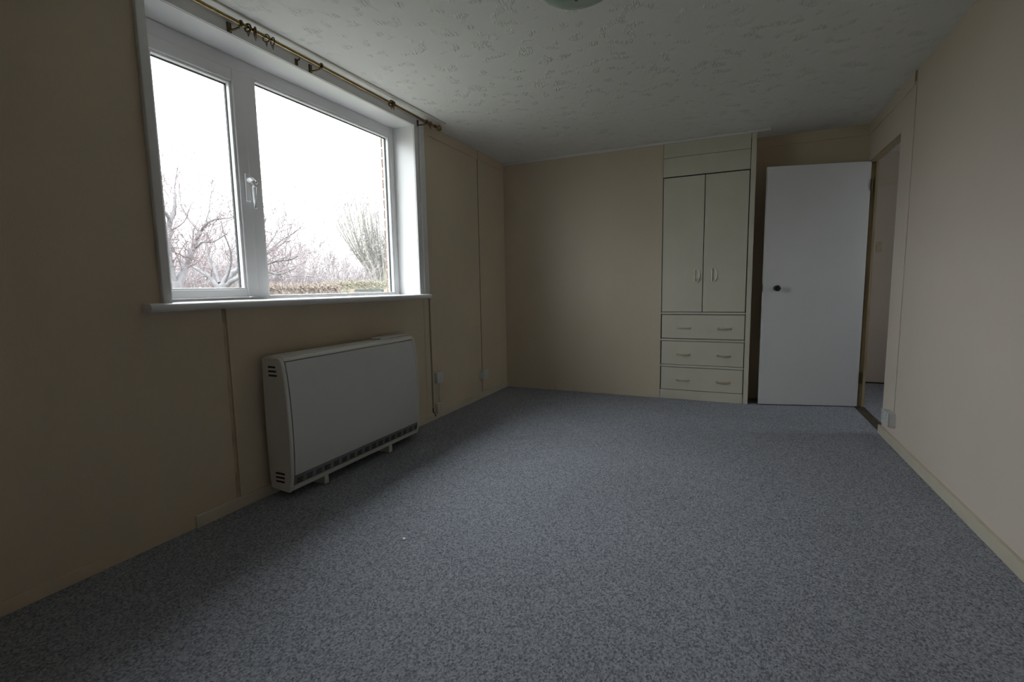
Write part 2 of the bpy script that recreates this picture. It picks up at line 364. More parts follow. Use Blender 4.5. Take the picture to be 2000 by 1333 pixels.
# sill board with bull nose
zs = 1.006; prof = [(-0.18, zs-0.028), (-0.18, zs), (0.050, zs-0.002)]
for k in range(7):
    a = math.pi/2 - k*math.pi/6
    prof.append((0.050+0.014*math.cos(a), zs-0.018+0.016*math.sin(a)))
prof.append((0.046, zs-0.036)); prof.append((0.004, zs-0.036)); prof.append((0.004, zs-0.028))
bm = prism(bmesh.new(), [(u, v) for u, v in prof], 1, 1.262, 3.060)
sill = obj('window_sill', bm, WHITE, win, 0, True)
front = [(0.0, zs-0.036), (0.0, zs-0.001)] + prof[2:-2] + [(0.046, zs-0.036)]
for a, b in ((1.158, 1.262), (3.060, 3.135)):
    obj('sill_end', prism(bmesh.new(), front, 1, a, b), WHITE, sill, 0, True)
# outer brick jamb seen past the glass
mort = obj('mortar_bed', B(-0.270, -0.25, 3.032, 3.12, 0.9, 2.35), MORTAR, wl)
z = 0.905; k = 0
while z < 2.33:
    dy = random.uniform(-0.003, 0.003); dx = random.uniform(-0.002, 0.002)
    obj('brick', B(-0.276+dx, -0.25, 3.026+dy, 3.115, z, z+0.064), BRICK, wl, 0.003)
    z += 0.075

# ------------------------------------------------------------------ room door, frame, threshold
HINGE = Vector((3.126, 4.782, 0.006)); ang = math.atan2(4.782-4.592, 3.126-2.372)
d1 = empty('door_1', HINGE, ang); struct(d1)
leaf = obj('door_leaf', B(-0.762, 0, 0, 0.035, 0, 1.981), DOORW, d1, 0.003, local=True)
kx, kz = -0.762+0.098, 0.992
kn = obj('door_knob', lathe(bmesh.new(), [(0, -0.055), (0.012, -0.055), (0.022, -0.049), (0.026, -0.038), (0.024, -0.028), (0.014, -0.020), (0.010, -0.012), (0.010, -0.004)], (kx, 0, kz), 'y', 24), KNOBM, d1, 0, True, local=True)
obj('knob_rose', lathe(bmesh.new(), [(0, -0.006), (0.018, -0.006), (0.022, -0.002), (0.022, 0.001)], (kx, 0, kz), 'y', 24), KNOBM, d1, 0, True, local=True)
obj('latch_plate', B(-0.7625, -0.758, 0.006, 0.029, kz-0.03, kz+0.03), STEEL, d1, local=True)
for z in (0.2, 1.75):
    obj('hinge', tube(bmesh.new(), [(0.004, -0.004, z), (0.004, -0.004, z+0.09)], 0.006, 8), BRASSD, d1, 0, True, local=True)
struct(obj('trim_13', B(W+0.012, W+0.044, DY1, DY1+0.02, 0, DZ), BROWN, None, 0.001))
struct(obj('trim_14', B(W+0.044, W+0.060, DY1-0.010, DY1+0.02, 0, DZ), BROWN2, None, 0.001))
struct(obj('trim_15', B(W, W+0.055, DY0, DY0+0.004, 0.058, DZ), PAPER_R, None))
struct(obj('trim_16', B(W+0.002, W+0.053, DY0+0.004, DY1-0.011, DZ-0.012, DZ), BROWN2, None))
struct(obj('trim_threshold', B(W-0.004, W+0.062, DY0+0.004, DY1-0.011, 0.0, 0.006), THRESH, None, 0.002))

# ------------------------------------------------------------------ built-in cupboard
cb = empty('built_in_cupboard', (1.93, D+0.12, 0))
tag(cb, 'cream built-in cupboard with two tall doors above three drawers', 'cupboard')
CX0, CX1, CXR = 1.566, 2.257, 2.296
bm = bmesh.new()  # carcass: sides, shelf backs
box(bm, 1.560, 1.566, D+0.012, YA-0.02, 0, H); box(bm, CXR-0.018, CXR, D+0.018, YA, 0, H); box(bm, 1.566, CXR-0.018, YA-0.03, YA-0.02, 0, H)
box(bm, 1.566, CXR-0.018, D+0.018, YA-0.03, 0.775, 0.793); box(bm, 1.566, CXR-0.018, D+0.018, YA-0.03, 1.985, 2.003)
obj('carcass', bm, DARKGAP, cb)
obj('side_panel', B(CXR, CXR+0.003, D+0.018, YA, 0, H), PAPER, cb)
obj('stile', B(CX1+0.004, CXR+0.003, D-0.004, D+0.018, 0, H), CUPB, cb, 0.002)
obj('stile', B(1.5585, 1.5635, D-0.002, D+0.018, 0, H), CUPB, cb, 0.001)
obj('fascia', B(CX0, CX1, D, D+0.018, 1.985, 2.146), CUPB, cb, 0.0015)
obj('fascia', B(CX0, CX1, D, D+0.018, 2.149, 2.270), CUPB, cb, 0.0015)
for z0, z1 in ((0.777, 0.795), (0.537, 0.554), (0.298, 0.317)):
    obj('rail', B(CX0, CX1, D-0.001, D+0.018, z0, z1), CUPB, cb, 0.0015)
obj('plinth', B(CX0, CX1, D-0.001, D+0.018, 0, 0.083), CUPB, cb, 0.0015)
def pull(parent, cx, cz, vertical, L_=0.105, m=HANDLE, tilt=0.0, yf=0.0):
    bm = bmesh.new(); y = D+0.002+yf; pts = []; rad = []
    for k in range(13):
        t = -1 + 2*k/12; out = 0.026*(1-abs(t)**4)
        a, b = (cx, cz+t*L_/2) if vertical else (cx+t*L_/2, cz+tilt*t)
        pts.append((a, y-out, b)); rad.append(0.0065 if abs(t) < 0.9 else 0.0085)
    tube(bm, pts, rad, 8)
    return obj('handle', bm, m, parent, 0, True)
for a, b, hxx in ((CX0+0.004, 1.9095, 1.863), (1.9155, CX1-0.003, 2.003)):
    dr = obj('door', B(a, b, D, D+0.018, 0.800, 1.976), CUPB, cb, 0.002)
    bm = bmesh.new(); loop = [(-0.019, -0.050), (-0.019, 0.050), (-0.012, 0.057)] + [(0.021*math.cos(a)-0.0, 0.057*math.sin(a)) for a in [math.pi/2*(1-k/5) for k in range(0, 11)]] + [(-0.012, -0.057)]
    tube(bm, [(hxx+u, D-0.010, 1.122+v) for u, v in loop+loop[:1]], 0.0042, 8)
    for v in (-0.050, 0.050): tube(bm, [(hxx-0.016, D+0.002, 1.122+v), (hxx-0.016, D-0.010, 1.122+v)], 0.0055, 8)
    obj('handle', bm, HANDLE, dr, 0, True)
for z0, z1, hz in ((0.560, 0.771, 0.655), (0.321, 0.532, 0.415), (0.088, 0.293, 0.180)):
    dr = obj('drawer', B(CX0+0.006, CX1-0.002, D+0.001, D+0.019, z0, z1), CUPB, cb, 0.002)
    for hxx in (1.764, 2.099):
        pull(dr, hxx, hz, False, 0.105, HANDLED, random.uniform(-0.002, 0.004))

# ------------------------------------------------------------------ storage heater
hy0, hy1 = 1.648, 2.736
ht = empty('storage_heater', (0.10, (hy0+hy1)/2, 0))
tag(ht, 'white wall-mounted storage heater with bowed front panel under the window', 'heater')
fp = [(0.170, 0.046), (0.179, 0.075), (0.187, 0.12), (0.193, 0.20), (0.196, 0.30), (0.196, 0.40), (0.193, 0.50), (0.186, 0.60), (0.176, 0.68), (0.168, 0.706), (0.158, 0.718), (0.145, 0.724)]
def prof_x(z):
    for (xa, za), (xb, zb) in zip(fp, fp[1:]):
        if za <= z <= zb: return xa + (xb-xa)*(z-za)/(zb-za)
    return fp[-1][0]
full = [(0.040, 0.050), (0.160, 0.040)] + fp + [(0.050, 0.726), (0.036, 0.715), (0.032, 0.55), (0.030, 0.30), (0.033, 0.14)]
def casing(y0, y1, inset):
    return [(x-inset if x > 0.1 else x, z) for x, z in full]
bm = prism(bmesh.new(), [(x-(0.007 if x > 0.1 else 0), z) for x, z in full], 1, hy0+0.02, hy1-0.02)
obj('casing', bm, GRILLE, ht, 0, True)
for a, b in ((hy0, hy0+0.022), (hy1-0.022, hy1)):
    obj('end_panel', prism(bmesh.new(), full, 1, a, b), HEAT, ht, 0.006, True, 3)
def strip(z0, z1, t, y0, y1, n=10):
    pts = [(prof_x(z0+(z1-z0)*k/n)+t, z0+(z1-z0)*k/n) for k in range(n+1)]
    return prism(bmesh.new(), pts + [(x-0.006-t, z) for x, z in reversed(pts)], 1, y0, y1)
obj('front_panel', strip(0.127, 0.699, -0.001, hy0+0.0265, hy1-0.0255, 14), HEATF, ht, 0, True)
obj('top_rail', strip(0.7035, 0.7225, -0.001, hy0+0.022, hy1-0.022, 5), HEAT, ht, 0, True)
obj('top_panel', B(0.048, 0.147, hy0+0.018, hy1-0.018, 0.7200, 0.7285), HEAT, ht, 0.003)
gr = obj('grille', strip(0.074, 0.125, -0.0025, hy0+0.0235, hy1-0.0235, 5), GRILLE, ht, 0, True)
obj('bottom_rail', strip(0.047, 0.0725, -0.0015, hy0+0.022, hy1-0.022, 4), HEAT, ht, 0, True)
ng = 17
for k in range(ng):
    yc = hy0 + 0.058 + (hy1-hy0-0.095)*k/(ng-1)
    for z in (0.082, 0.092, 0.102):
        obj('slot', B(prof_x(z)-0.012, prof_x(z)-0.0015, yc-0.019, yc+0.019, z, z+0.0055), BLACK, gr)
for zb in (0.630, 0.110):
    for k in range(3):
        z = zb + 0.021*k - (0 if zb > 0.3 else 0.021)
        sl = 0.004*k if zb > 0.3 else -0.003*k
        obj('side_vent', B(0.080, 0.138-sl, hy0-0.0006, hy0+0.004, z, z+0.009), BLACK, ht)
cc = obj('control_cover', B(0.048, 0.125, 2.44, 2.712, 0.7285, 0.741), HEAT, ht, 0.004)
for y in (1.880, 2.425):
    obj('foot', B(0.06, 0.170, y-0.006, y+0.026, 0.0, 0.046), HEAT, ht, 0.003)
obj('wall_bracket', B(0.004, 0.034, hy0+0.06, hy1-0.06, 0.45, 0.60), DARKGAP, ht)

# ------------------------------------------------------------------ sockets, cable, switch
def socket(name, wall, yc, zc, wy, hz, depth, label, cat, sockets=1, colour=PLASTIC):
    sgn = 1 if wall == 'left' else -1; x0 = (0.0 if wall == 'left' else W)
    r = empty(name, (x0, yc, zc)); tag(r, label, cat)
    a, b = sorted((x0, x0+sgn*depth)); obj('back_box', B(a, b, yc-wy/2+0.002, yc+wy/2-0.002, zc-hz/2+0.002, zc+hz/2-0.002), colour, r, 0.003)
    a, b = sorted((x0+sgn*depth, x0+sgn*(depth+0.007))); fpz = obj('face_plate', B(a, b, yc-wy/2, yc+wy/2, zc-hz/2, zc+hz/2), colour, r, 0.003)
    xf = x0+sgn*(depth+0.007)
    for k in range(sockets):
        yy = yc + (0 if sockets == 1 else (-0.035 if k == 0 else 0.035))
        a, b = sorted((xf, xf+sgn*0.003)); obj('rocker_switch', B(a, b, yy-0.006, yy+0.006, zc+0.018, zc+0.034), colour, fpz, 0.001)
        a, b = sorted((xf, xf+sgn*0.0005))
        for dy, dz, ww, hh in ((0, 0.002, 0.002, 0.004), (-0.011, -0.018, 0.003, 0.002), (0.011, -0.018, 0.003, 0.002)):
            obj('pin_hole', B(a, b, yy+dy-ww, yy+dy+ww, zc+dz-hh, zc+dz+hh), BLACK, fpz)
    return r
socket('wall_socket', 'left', 3.245, 0.335, 0.086, 0.086, 0.032, 'small white surface socket with a flex hanging below it', 'socket')
socket('fused_spur', 'left', 3.240, 0.090, 0.086, 0.086, 0.030, 'white surface connection box just above the skirting', 'socket', 1, CREAM)
socket('wall_socket', 'left', 4.030, 0.225, 0.090, 0.090, 0.034, 'white surface socket below the thin dark line near the far corner', 'socket')
socket('wall_socket', 'right', 3.775, 0.165, 0.146, 0.086, 0.034, 'white double socket box on the wall beside the doorway', 'socket', 2)
bm = bmesh.new(); tube(bm, [(0.022, 3.250, 0.292), (0.020, 3.252, 0.25), (0.012, 3.262, 0.20), (0.016, 3.266, 0.165), (0.022, 3.258, 0.132)], 0.0035, 8)
tag(obj('flex_cable', bm, PLASTIC, None, 0, True), 'short white flex looping between the two boxes by the heater', 'cable')
# dark wire end at the foot of the gap
bm = bmesh.new(); tube(bm, [(0.004, 3.176, 0.10), (0.010, 3.178, 0.062), (0.018, 3.185, 0.05), (0.020, 3.190, 0.030)], 0.004, 6)
tag(obj('wire_end', bm, GASKET, None, 0, True), 'short black wire end poking out above the skirting', 'wire')
sw = empty('light_switch', (3.475, HY1, 1.38)); tag(sw, 'grey switch plate on the hall wall seen through the doorway', 'switch')
fpz = obj('face_plate', B(3.447, 3.492, HY1-0.009, HY1, 1.325, 1.435), HANDLED, sw, 0.002); obj('rocker_switch', B(3.463, 3.476, HY1-0.013, HY1-0.009, 1.365, 1.395), HANDLED, fpz, 0.001)
# junction clip where the trunking meets the ceiling
tag(obj('cable_clip', B(W-0.012, W-0.005, 3.737, 3.751, 2.215, 2.275), CLIPM, None, 0.002), 'small grey clip at the top of the trunking under the ceiling', 'clip')

# ------------------------------------------------------------------ curtain pole and rings
RX, RZ = 0.088, 2.254
cp = empty('curtain_pole', (RX, 2.2, RZ)); tag(cp, 'thin brass curtain pole with ball ends above the window', 'curtain pole')
obj('rod', tube(bmesh.new(), [(RX, 1.10, RZ), (RX, 3.245, RZ)], 0.0078, 16), BRASS, cp, 0, True)
for y, s in ((3.245, 1), (1.10, -1)):
    obj('finial', lathe(bmesh.new(), [(0.011, -0.035*s), (0.012, -0.012*s), (0.009, 0.0), (0.016, 0.006*s), (0.0215, 0.018*s), (0.020, 0.030*s), (0.012, 0.040*s), (0, 0.043*s)], (RX, y, RZ), 'y', 20), BRASS, cp, 0, True)
for y in (1.632, 2.105, 3.105):
    bm = B(0.008, 0.014, y-0.010, y+0.010, RZ-0.022, RZ+0.022); tube(bm, [(0.012, y, RZ-0.012), (0.05, y, RZ-0.016), (RX-0.01, y, RZ-0.014)], 0.005, 8)
    br = obj('bracket', bm, BRASSD, cp, 0.001)
    obj('bracket_cup', torus(bmesh.new(), (RX, y, RZ), 0.0115, 0.0045, 'y'), BRASSD, br, 0, True)
    obj('screw', lathe(bmesh.new(), [(0.004, -0.004), (0.004, 0.002), (0, 0.003)], (0.012, y, RZ-0.016), 'x', 8), STEEL, br)
def ring(y, lean, R, r, label, group=None, m=BRASSD):
    rr = empty('curtain_ring', (RX, y, RZ)); tag(rr, label, 'ring', group)
    c = Vector((RX, y, RZ+0.0095-R+r))
    bm = torus(bmesh.new(), c, R, r, 'y', 24, 8)
    bmesh.ops.rotate(bm, verts=bm.verts, cent=(RX, y, RZ+0.0085), matrix=Matrix.Rotation(lean, 3, 'Z'))
    rg = obj('loop', bm, m, rr, 0, True)
    bm = bmesh.new(); zb = c.z-R-0.004
    torus(bm, (RX, y, zb-0.002), 0.0055, 0.0018, 'y', 12, 6); tube(bm, [(RX, y, zb-0.006), (RX, y+0.001, zb-0.016)], 0.002, 6)
    obj('eyelet', bm, m, rr, 0, True)
    return rr
ring(1.668, 0.15, 0.0165, 0.0045, 'thick dark curtain ring beside the end bracket of the pole')
ring(1.705, -0.55, 0.0185, 0.0050, 'chunky tilted curtain ring next in line along the pole')
ring(1.765, 0.25, 0.0175, 0.0026, 'slim brass curtain ring hanging next to the chunky tilted ring', 'slim rings on the pole')
ring(1.800, -0.2, 0.0175, 0.0026, 'slim brass curtain ring beside its twin, facing the bare stretch of pole', 'slim rings on the pole')
ring(2.700, 0.3, 0.0175, 0.0050, 'dark curtain ring of the touching pair, on the side of the middle bracket', 'touching pair of rings')
ring(2.722, -0.3, 0.0165, 0.0050, 'dark curtain ring of the touching pair, on the side of the ball end', 'touching pair of rings')
ring(3.150, 0.0, 0.0150, 0.0026, 'single slim curtain ring between the last bracket and the ball end')
bm = B(0.008, 0.013, 2.002, 2.020, 2.236, 2.268); tube(bm, [(0.012, 2.011, 2.262), (0.03, 2.011, 2.260), (0.036, 2.011, 2.268)], 0.004, 8)
tag(obj('cup_hook', bm, BRASSD, None, 0.001), 'small dark hook screwed to the board above the window', 'hook')

# ------------------------------------------------------------------ ceiling light
LC = Vector((1.552, 1.995, H)); cl = empty('ceiling_light', LC); tag(cl, 'pale green glass dish light mounted on the ceiling', 'ceiling light')
obj('base_plate', lathe(bmesh.new(), [(0, 0), (0.07, 0), (0.07, -0.02), (0.03, -0.03), (0, -0.03)], LC, 'z', 32), WHITE, cl, 0, True)
pr = [(0.172, -0.035), (0.165, -0.050), (0.145, -0.070), (0.11, -0.088), (0.06, -0.100), (0.0, -0.104)]
bm = lathe(bmesh.new(), [(0, -0.098), (0.06, -0.094), (0.108, -0.083), (0.142, -0.066), (0.160, -0.048), (0.167, -0.034)] + pr, LC, 'z', 48)
obj('glass_dish', bm, LAMPG, cl, 0, True)
obj('rod', tube(bmesh.new(), [LC+Vector((0, 0, -0.03)), LC+Vector((0, 0, -0.104))], 0.005, 8), BRASSD, cl, 0, True)
obj('finial', lathe(bmesh.new(), [(0, -0.10), (0.010, -0.102), (0.010, -0.107), (0.006, -0.112), (0, -0.113)], LC, 'z', 16), BRASSD, cl, 0, True)

# ------------------------------------------------------------------ scrap on the carpet
bm = bmesh.new(); n = 10; top = []
for k in range(n+1):
    a = -0.6 + 3.6*k/n; wd = 0.0045*math.sin(math.pi*min(max(k/n, 0.08), 0.92))+0.001
    c = Vector((0.924+0.006*math.cos(a), 1.559+0.007*math.sin(a), 0))
    dr = Vector((math.cos(a), math.sin(a), 0))
    top.append([bm.verts.new(c+dr*s*wd+Vector((0, 0, zz))) for s, zz in ((-1, 0.001), (1, 0.001), (1, 0.005), (-1, 0.006))])
for i in range(n):
    for j in range(4): bm.faces.new((top[i][j], top[i][(j+1) % 4], top[i+1][(j+1) % 4], top[i+1][j]))
bm.faces.new(top[0]); bm.faces.new(top[-1][::-1])
tag(obj('paper_scrap', bm, SCRAP), 'tiny curled scrap of white paper lying on the carpet', 'scrap')

# ------------------------------------------------------------------ the garden outside
GZ = -0.25   # ground level outside, a little below the floor
LAWN = mat('winter_lawn', (0.12, 0.12, 0.085), 0.95, 0.35, (3, 3, 3), 0.4, (40, 40, 40), 0.02, spec=0.1)
bm = bmesh.new(); bm.faces.new([bm.verts.new(p) for p in ((-90, -70, GZ), (-0.25, -70, GZ), (-0.25, 110, GZ), (-90, 110, GZ))])
struct(obj('ground', bm, LAWN))
BOUNCE_PAVING = mat('unseen_bounce_paving', (0.17, 0.165, 0.155), 0.9, 0.2, (5, 5, 5), 0.3, (60, 60, 60), 0.004, spec=0.2)
struct(obj('path', B(-2.2, -0.25, -6, 10, GZ-0.05, GZ+0.03), BOUNCE_PAVING))  # unseen paving, added to bounce daylight up to the ceiling
def at(px, py, dist):
    d = fw + R_*((px-1000)/F_PX) - U_*((py-666.5)/F_PX)
    return CAM + d*(dist/math.hypot(d.x, d.y))
class TM:
    def __init__(s): s.v = []; s.f = []
    def tube(s, pts, rad, sides):
        n = len(pts); b0 = len(s.v); a = None
        for i in range(n):
            t = (pts[min(i+1, n-1)] - pts[max(i-1, 0)]).normalized()
            if a is None: a = t.cross(Vector((0, 0, 1)) if abs(t.z) < 0.8 else Vector((1, 0, 0)))
            a = a - t*a.dot(t); a.normalize(); b = t.cross(a)
            for k in range(sides):
                an = k*2*math.pi/sides; s.v.append(pts[i] + rad[i]*(math.cos(an)*a + math.sin(an)*b))
        for i in range(n-1):
            for k in range(sides):
                k2 = (k+1) % sides; q = b0+i*sides
                s.f.append((q+k, q+k2, q+sides+k2, q+sides+k))
    def leaf(s, c, n, sz):
        a = n.cross(Vector((0.31, 0.52, 0.8))).normalized(); b = n.cross(a).normalized(); q = len(s.v)
        s.v += [c-a*sz, c-b*sz*0.5, c+a*sz, c+b*sz*0.5]; s.f.append((q, q+1, q+2, q+3))
    def build(s, name, m, parent):
        me = bpy.data.meshes.new(name); off = WL[parent.name] if parent is not None else Vector()
        me.from_pydata([tuple(p-off) for p in s.v], [], s.f); me.materials.append(m)
        for p in me.polygons: p.use_smooth = True
        o = bpy.data.objects.new(name, me); link(o, parent); WL[o.name] = off; return o
def rv(rng, s=1.0): return Vector((rng.gauss(0, s), rng.gauss(0, s), rng.gauss(0, s)))
def smooth_path(pts, rng, jit, per=4):
    out = []
    n = len(pts)
    for i in range(n-1):
        p0, p1, p2, p3 = pts[max(i-1, 0)], pts[i], pts[i+1], pts[min(i+2, n-1)]
        for k in range(per):
            t = k/per
            out.append(0.5*((2*p1)+(p2-p0)*t+(2*p0-5*p1+4*p2-p3)*t*t+(3*p1-p0-3*p2+p3)*t**3) + rv(rng, jit))
    out.append(pts[-1]); return out
def shoot(tm, rng, p, d, ln, r, depth, upb, spread, kids, sides=4, wob=0.22, rmin=0.0028):
    n = max(3, min(7, int(ln/0.08))); pts = [p.copy()]; d = d.normalized(); rad = [r]
    for i in range(n):
        d = (d + rv(rng, wob) + Vector((0, 0, upb))).normalized()
        pts.append(pts[-1] + d*(ln/n)); rad.append(max(r*(1-0.75*(i+1)/n), rmin*0.6))
    tm.tube(pts, rad, sides)
    if depth <= 0: return
    for k in range(kids):
        i = rng.randint(1, n); q = pts[i]; dd = (d + rv(rng, spread)).normalized()
        shoot(tm, rng, q, dd, ln*rng.uniform(0.35, 0.7), max(rad[i]*0.75, rmin), depth-1, upb, spread, kids, 3, wob, rmin)
def colour(name, c): return mat(name, c, 0.9, 0.25, (12, 12, 12), 0.3, (60, 60, 60), 0.004, spec=0.1)
BARK = colour('lichened_apple_bark', (0.165, 0.16, 0.165)); TWIG = colour('reddish_apple_twigs', (0.20, 0.165, 0.17))
WBARK = colour('olive_willow_bark', (0.26, 0.25, 0.22)); WTWIG = colour('pale_willow_twigs', (0.26, 0.245, 0.23))
STWIG = colour('mauve_thicket_twigs', (0.23, 0.205, 0.208)); HEDGE = colour('tan_winter_hedge', (0.20, 0.165, 0.14)); HEDGE2 = colour('green_brown_hedge', (0.185, 0.17, 0.13))

def limb_tree(name, label, base_px, dist, fork_py, limbs, seed, twigs, trunk_r, cat='tree', group=None, bark=BARK, twigm=TWIG, tw_len=(0.25, 0.7), upb=0.05, spread=0.75, depth=2, kids=3, rmin=0.0028, lk=0.58):
    """limbs: (pixel path, radius at start, radius at end, depth offset at start, depth offset at end)"""
    rng = random.Random(seed); g = at(base_px, fork_py, dist); base = Vector((g.x, g.y, GZ))
    r = empty(name, base); tag(r, label, cat, group)
    trunk_r *= 0.55; limbs = [(a_, b_*lk, c_*lk, d_, e_) for a_, b_, c_, d_, e_ in limbs]; tr = TM(); tr.tube([base + Vector((0.05, 0.03, -0.05)), base+Vector((0, 0, 0.35)), Vector((g.x, g.y, (g.z+GZ)/2+0.15)), g+Vector((0, 0, 0.06))], [trunk_r*1.35, trunk_r, trunk_r*0.95, trunk_r*1.05], 10)
    tw = TM()
    for i, (path, r0, r1, da, db) in enumerate(limbs):
        n = len(path); pts = [at(x, y, dist + da + (db-da)*k/(n-1)) for k, (x, y) in enumerate(path)]
        sm = smooth_path(pts, rng, r0*0.06, 4); m_ = len(sm)
        tr.tube(sm, [r0+(r1-r0)*k/(m_-1) for k in range(m_)], 8)
        for k in range(twigs):
            j = rng.randint(m_//4, m_-1); ax = (sm[min(j+1, m_-1)]-sm[max(j-1, 0)]).normalized()
            d = (ax*0.5 + rv(rng, 0.6) + Vector((0, 0, 0.35))).normalized()
            shoot(tw, rng, sm[j], d, rng.uniform(*tw_len), max(min(r1*0.8, 0.011), rmin*1.5), depth, upb, spread, kids, 4, 0.22, rmin)
    tr.build('trunk', bark, r); tw.build('twigs', twigm, r); return r

limb_tree('apple_tree', 'bare apple tree with two upright grey limbs behind the opening casement', 340, 7.0, 560, [
    ([(338, 562), (332, 525), (328, 485), (329, 450), (332, 430)], 0.085, 0.050, 0, -0.15),
    ([(332, 432), (325, 418), (316, 410), (305, 392), (304, 372)], 0.042, 0.014, -0.15, -0.4),
    ([(332, 434), (340, 410), (342, 385), (341, 365), (346, 335)], 0.042, 0.007, -0.15, 0.1),
    ([(344, 562), (353, 538), (368, 508), (381, 478), (391, 452)], 0.078, 0.042, 0, 0.2),
    ([(391, 454), (376, 437), (364, 420), (355, 405), (352, 380)], 0.036, 0.010, 0.2, 0.5),
    ([(390, 456), (405, 436), (425, 428), (447, 426), (472, 420)], 0.036, 0.011, 0.2, 0.0),
    ([(376, 490), (395, 474), (418, 472), (445, 455)], 0.028, 0.009, 0.13, -0.4),
    ([(393, 450), (405, 425), (411, 390), (416, 335)], 0.020, 0.005, 0.2, 0.4),
    ([(333, 500), (318, 480), (300, 470)], 0.03, 0.010, -0.05, -0.3),
], 11, 12, 0.13)
limb_tree('apple_tree', 'low spreading apple tree whose limbs reach across behind the mullion', 434, 9.0, 564, [
    ([(432, 562), (447, 540), (470, 524), (500, 507), (540, 484), (566, 462)], 0.105, 0.022, 0, 0.5),
    ([(440, 562), (455, 548), (480, 537), (520, 531), (545, 536), (577, 524)], 0.075, 0.02, 0, -0.4),
    ([(428, 562), (415, 546), (397, 533), (375, 520), (345, 508)], 0.085, 0.025, 0, 0.3),
    ([(428, 552), (416, 520), (406, 490), (404, 460), (412, 430)], 0.042, 0.013, 0, 0.4),
    ([(440, 550), (450, 520), (450, 490), (437, 455), (430, 425)], 0.036, 0.011, 0, -0.5),
    ([(485, 516), (510, 496), (530, 470), (548, 443)], 0.045, 0.013, 0.2, 0.7),
    ([(478, 538), (510, 522), (540, 510), (565, 508), (583, 500)], 0.042, 0.013, -0.2, -0.7),
    ([(462, 530), (485, 490), (508, 458), (518, 428)], 0.036, 0.011, 0.1, -0.3),
    ([(520, 495), (550, 470), (575, 455), (592, 440)], 0.03, 0.009, 0.3, 0.1),
], 23, 16, 0.16, rmin=0.0036, tw_len=(0.3, 0.85))
# multi-stemmed willow beyond the hedge
stems = []
rw = random.Random(5)
for k in range(26):
    t = k/25; tx = 652 + 125*t + rw.uniform(-8, 8); ty = 452 - 50*math.sin(math.pi*(0.15+0.75*t)) + rw.uniform(-16, 16)
    bx = 728 + 30*t; dd = rw.uniform(-1.2, 1.2)
    stems.append(([(bx, 572), (bx-(745-tx)*0.14, 530), (tx+(bx-tx)*0.42, 485), (tx, ty)], 0.050, 0.019, dd*0.2, dd))
limb_tree('willow_tree', 'tall multi-stemmed willow fanning out bare stems beyond the hedge', 742, 21.0, 572, stems, 31, 15, 0.30, bark=WBARK, twigm=WTWIG, tw_len=(0.5, 1.2), upb=0.18, spread=0.42, depth=2, kids=3, rmin=0.0072, lk=0.9)
for i, (px, top, ds, lab) in enumerate(((586, 472, 24.0, 'slender bare sapling standing between the apple limbs and the thicket'), (613, 458, 27.0, 'taller bare sapling with a straight stem above the hedge'), (643, 470, 30.0, 'forked bare sapling leaning towards the willow'))):
    limb_tree('sapling', lab, px, ds, 570, [([(px, 572), (px-1, 540), (px+2, 510), (px-3+i*3, top)], 0.06, 0.014, 0, 0), ([(px, 560), (px+3, 540), (px+8, 515), (px+12, top+18)], 0.04, 0.012, 0, 0.4), ([(px, 560), (px-3, 540), (px-8, 512), (px-10, top+22)], 0.036, 0.012, 0, -0.4)], 40+i, 22, 0.08, tw_len=(0.4, 1.0), upb=0.14, spread=0.45, bark=WBARK, twigm=STWIG, rmin=0.0078)
# thicket shrubs
def shrub(px, dist, h, wdt, seed, label, m=STWIG, n=70):
    rng = random.Random(seed); g = at(px, 570, dist); base = Vector((g.x, g.y, GZ))
    r = empty('thicket_shrub', base); tag(r, label, 'shrub', 'thicket shrubs behind the apple trees'); st = TM(); tw = TM()
    for k in range(n):
        a = rng.uniform(0, 6.283); q = base + Vector((math.cos(a), math.sin(a), 0))*wdt*0.35*rng.random()
        d = Vector((math.cos(a)*0.22, math.sin(a)*0.22, 1)) + rv(rng, 0.10); ln = h*rng.uniform(0.55, 1.0)
        pts = [q]; nn = 6; dd = d.normalized()
        for i in range(nn):
            dd = (dd + rv(rng, 0.09)).normalized(); pts.append(pts[-1] + dd*ln/nn)
        st.tube(pts, [0.014*(1-0.7*i/nn) for i in range(nn+1)], 3)
        for i in range(7):
            j = rng.randint(2, nn); shoot(tw, rng, pts[j], (dd+rv(rng, 0.5)), rng.uniform(0.2, 0.5), 0.008, 1, 0.10, 0.45, 4, 3, 0.22, dist*0.00032)
    st.build('stems', m, r); tw.build('twigs', m, r)
shrub_labels = ['mauve thicket shrub behind the upright limbs of the apple tree', 'mauve thicket shrub hidden mostly behind the mullion', 'mauve thicket shrub between the two apple trees, well behind them', 'mauve thicket shrub just past the tips of the low apple limbs', 'tall far thicket shrub behind the upright apple limbs', 'tall far thicket shrub seen beside the casement stile', 'reddish thicket shrub at the feet of the saplings', 'mauve thicket shrub at the foot of the willow', 'far thicket shrub between the apple limbs and the saplings', 'far thicket shrub past the forked sapling', 'far thicket shrub behind the willow stems', 'far thicket shrub beside the brick jamb']
for i, (px, ds, h, wd) in enumerate(((318, 14.0, 2.5, 2.0), (486, 14.0, 2.6, 2.0), (400, 17.0, 3.0, 2.2), (553, 17.0, 2.7, 2.2), (335, 20.5, 3.4, 2.4), (470, 20.5, 3.4, 2.4), (602, 20.5, 2.6, 2.2), (678, 17.0, 2.2, 2.2), (515, 27.0, 3.6, 2.4), (662, 36.0, 4.2, 2.6), (716, 28.0, 3.3, 2.6), (775, 36.0, 4.2, 2.6))):
    shrub(px, ds, h, wd, 60+i, shrub_labels[i], STWIG, 110)
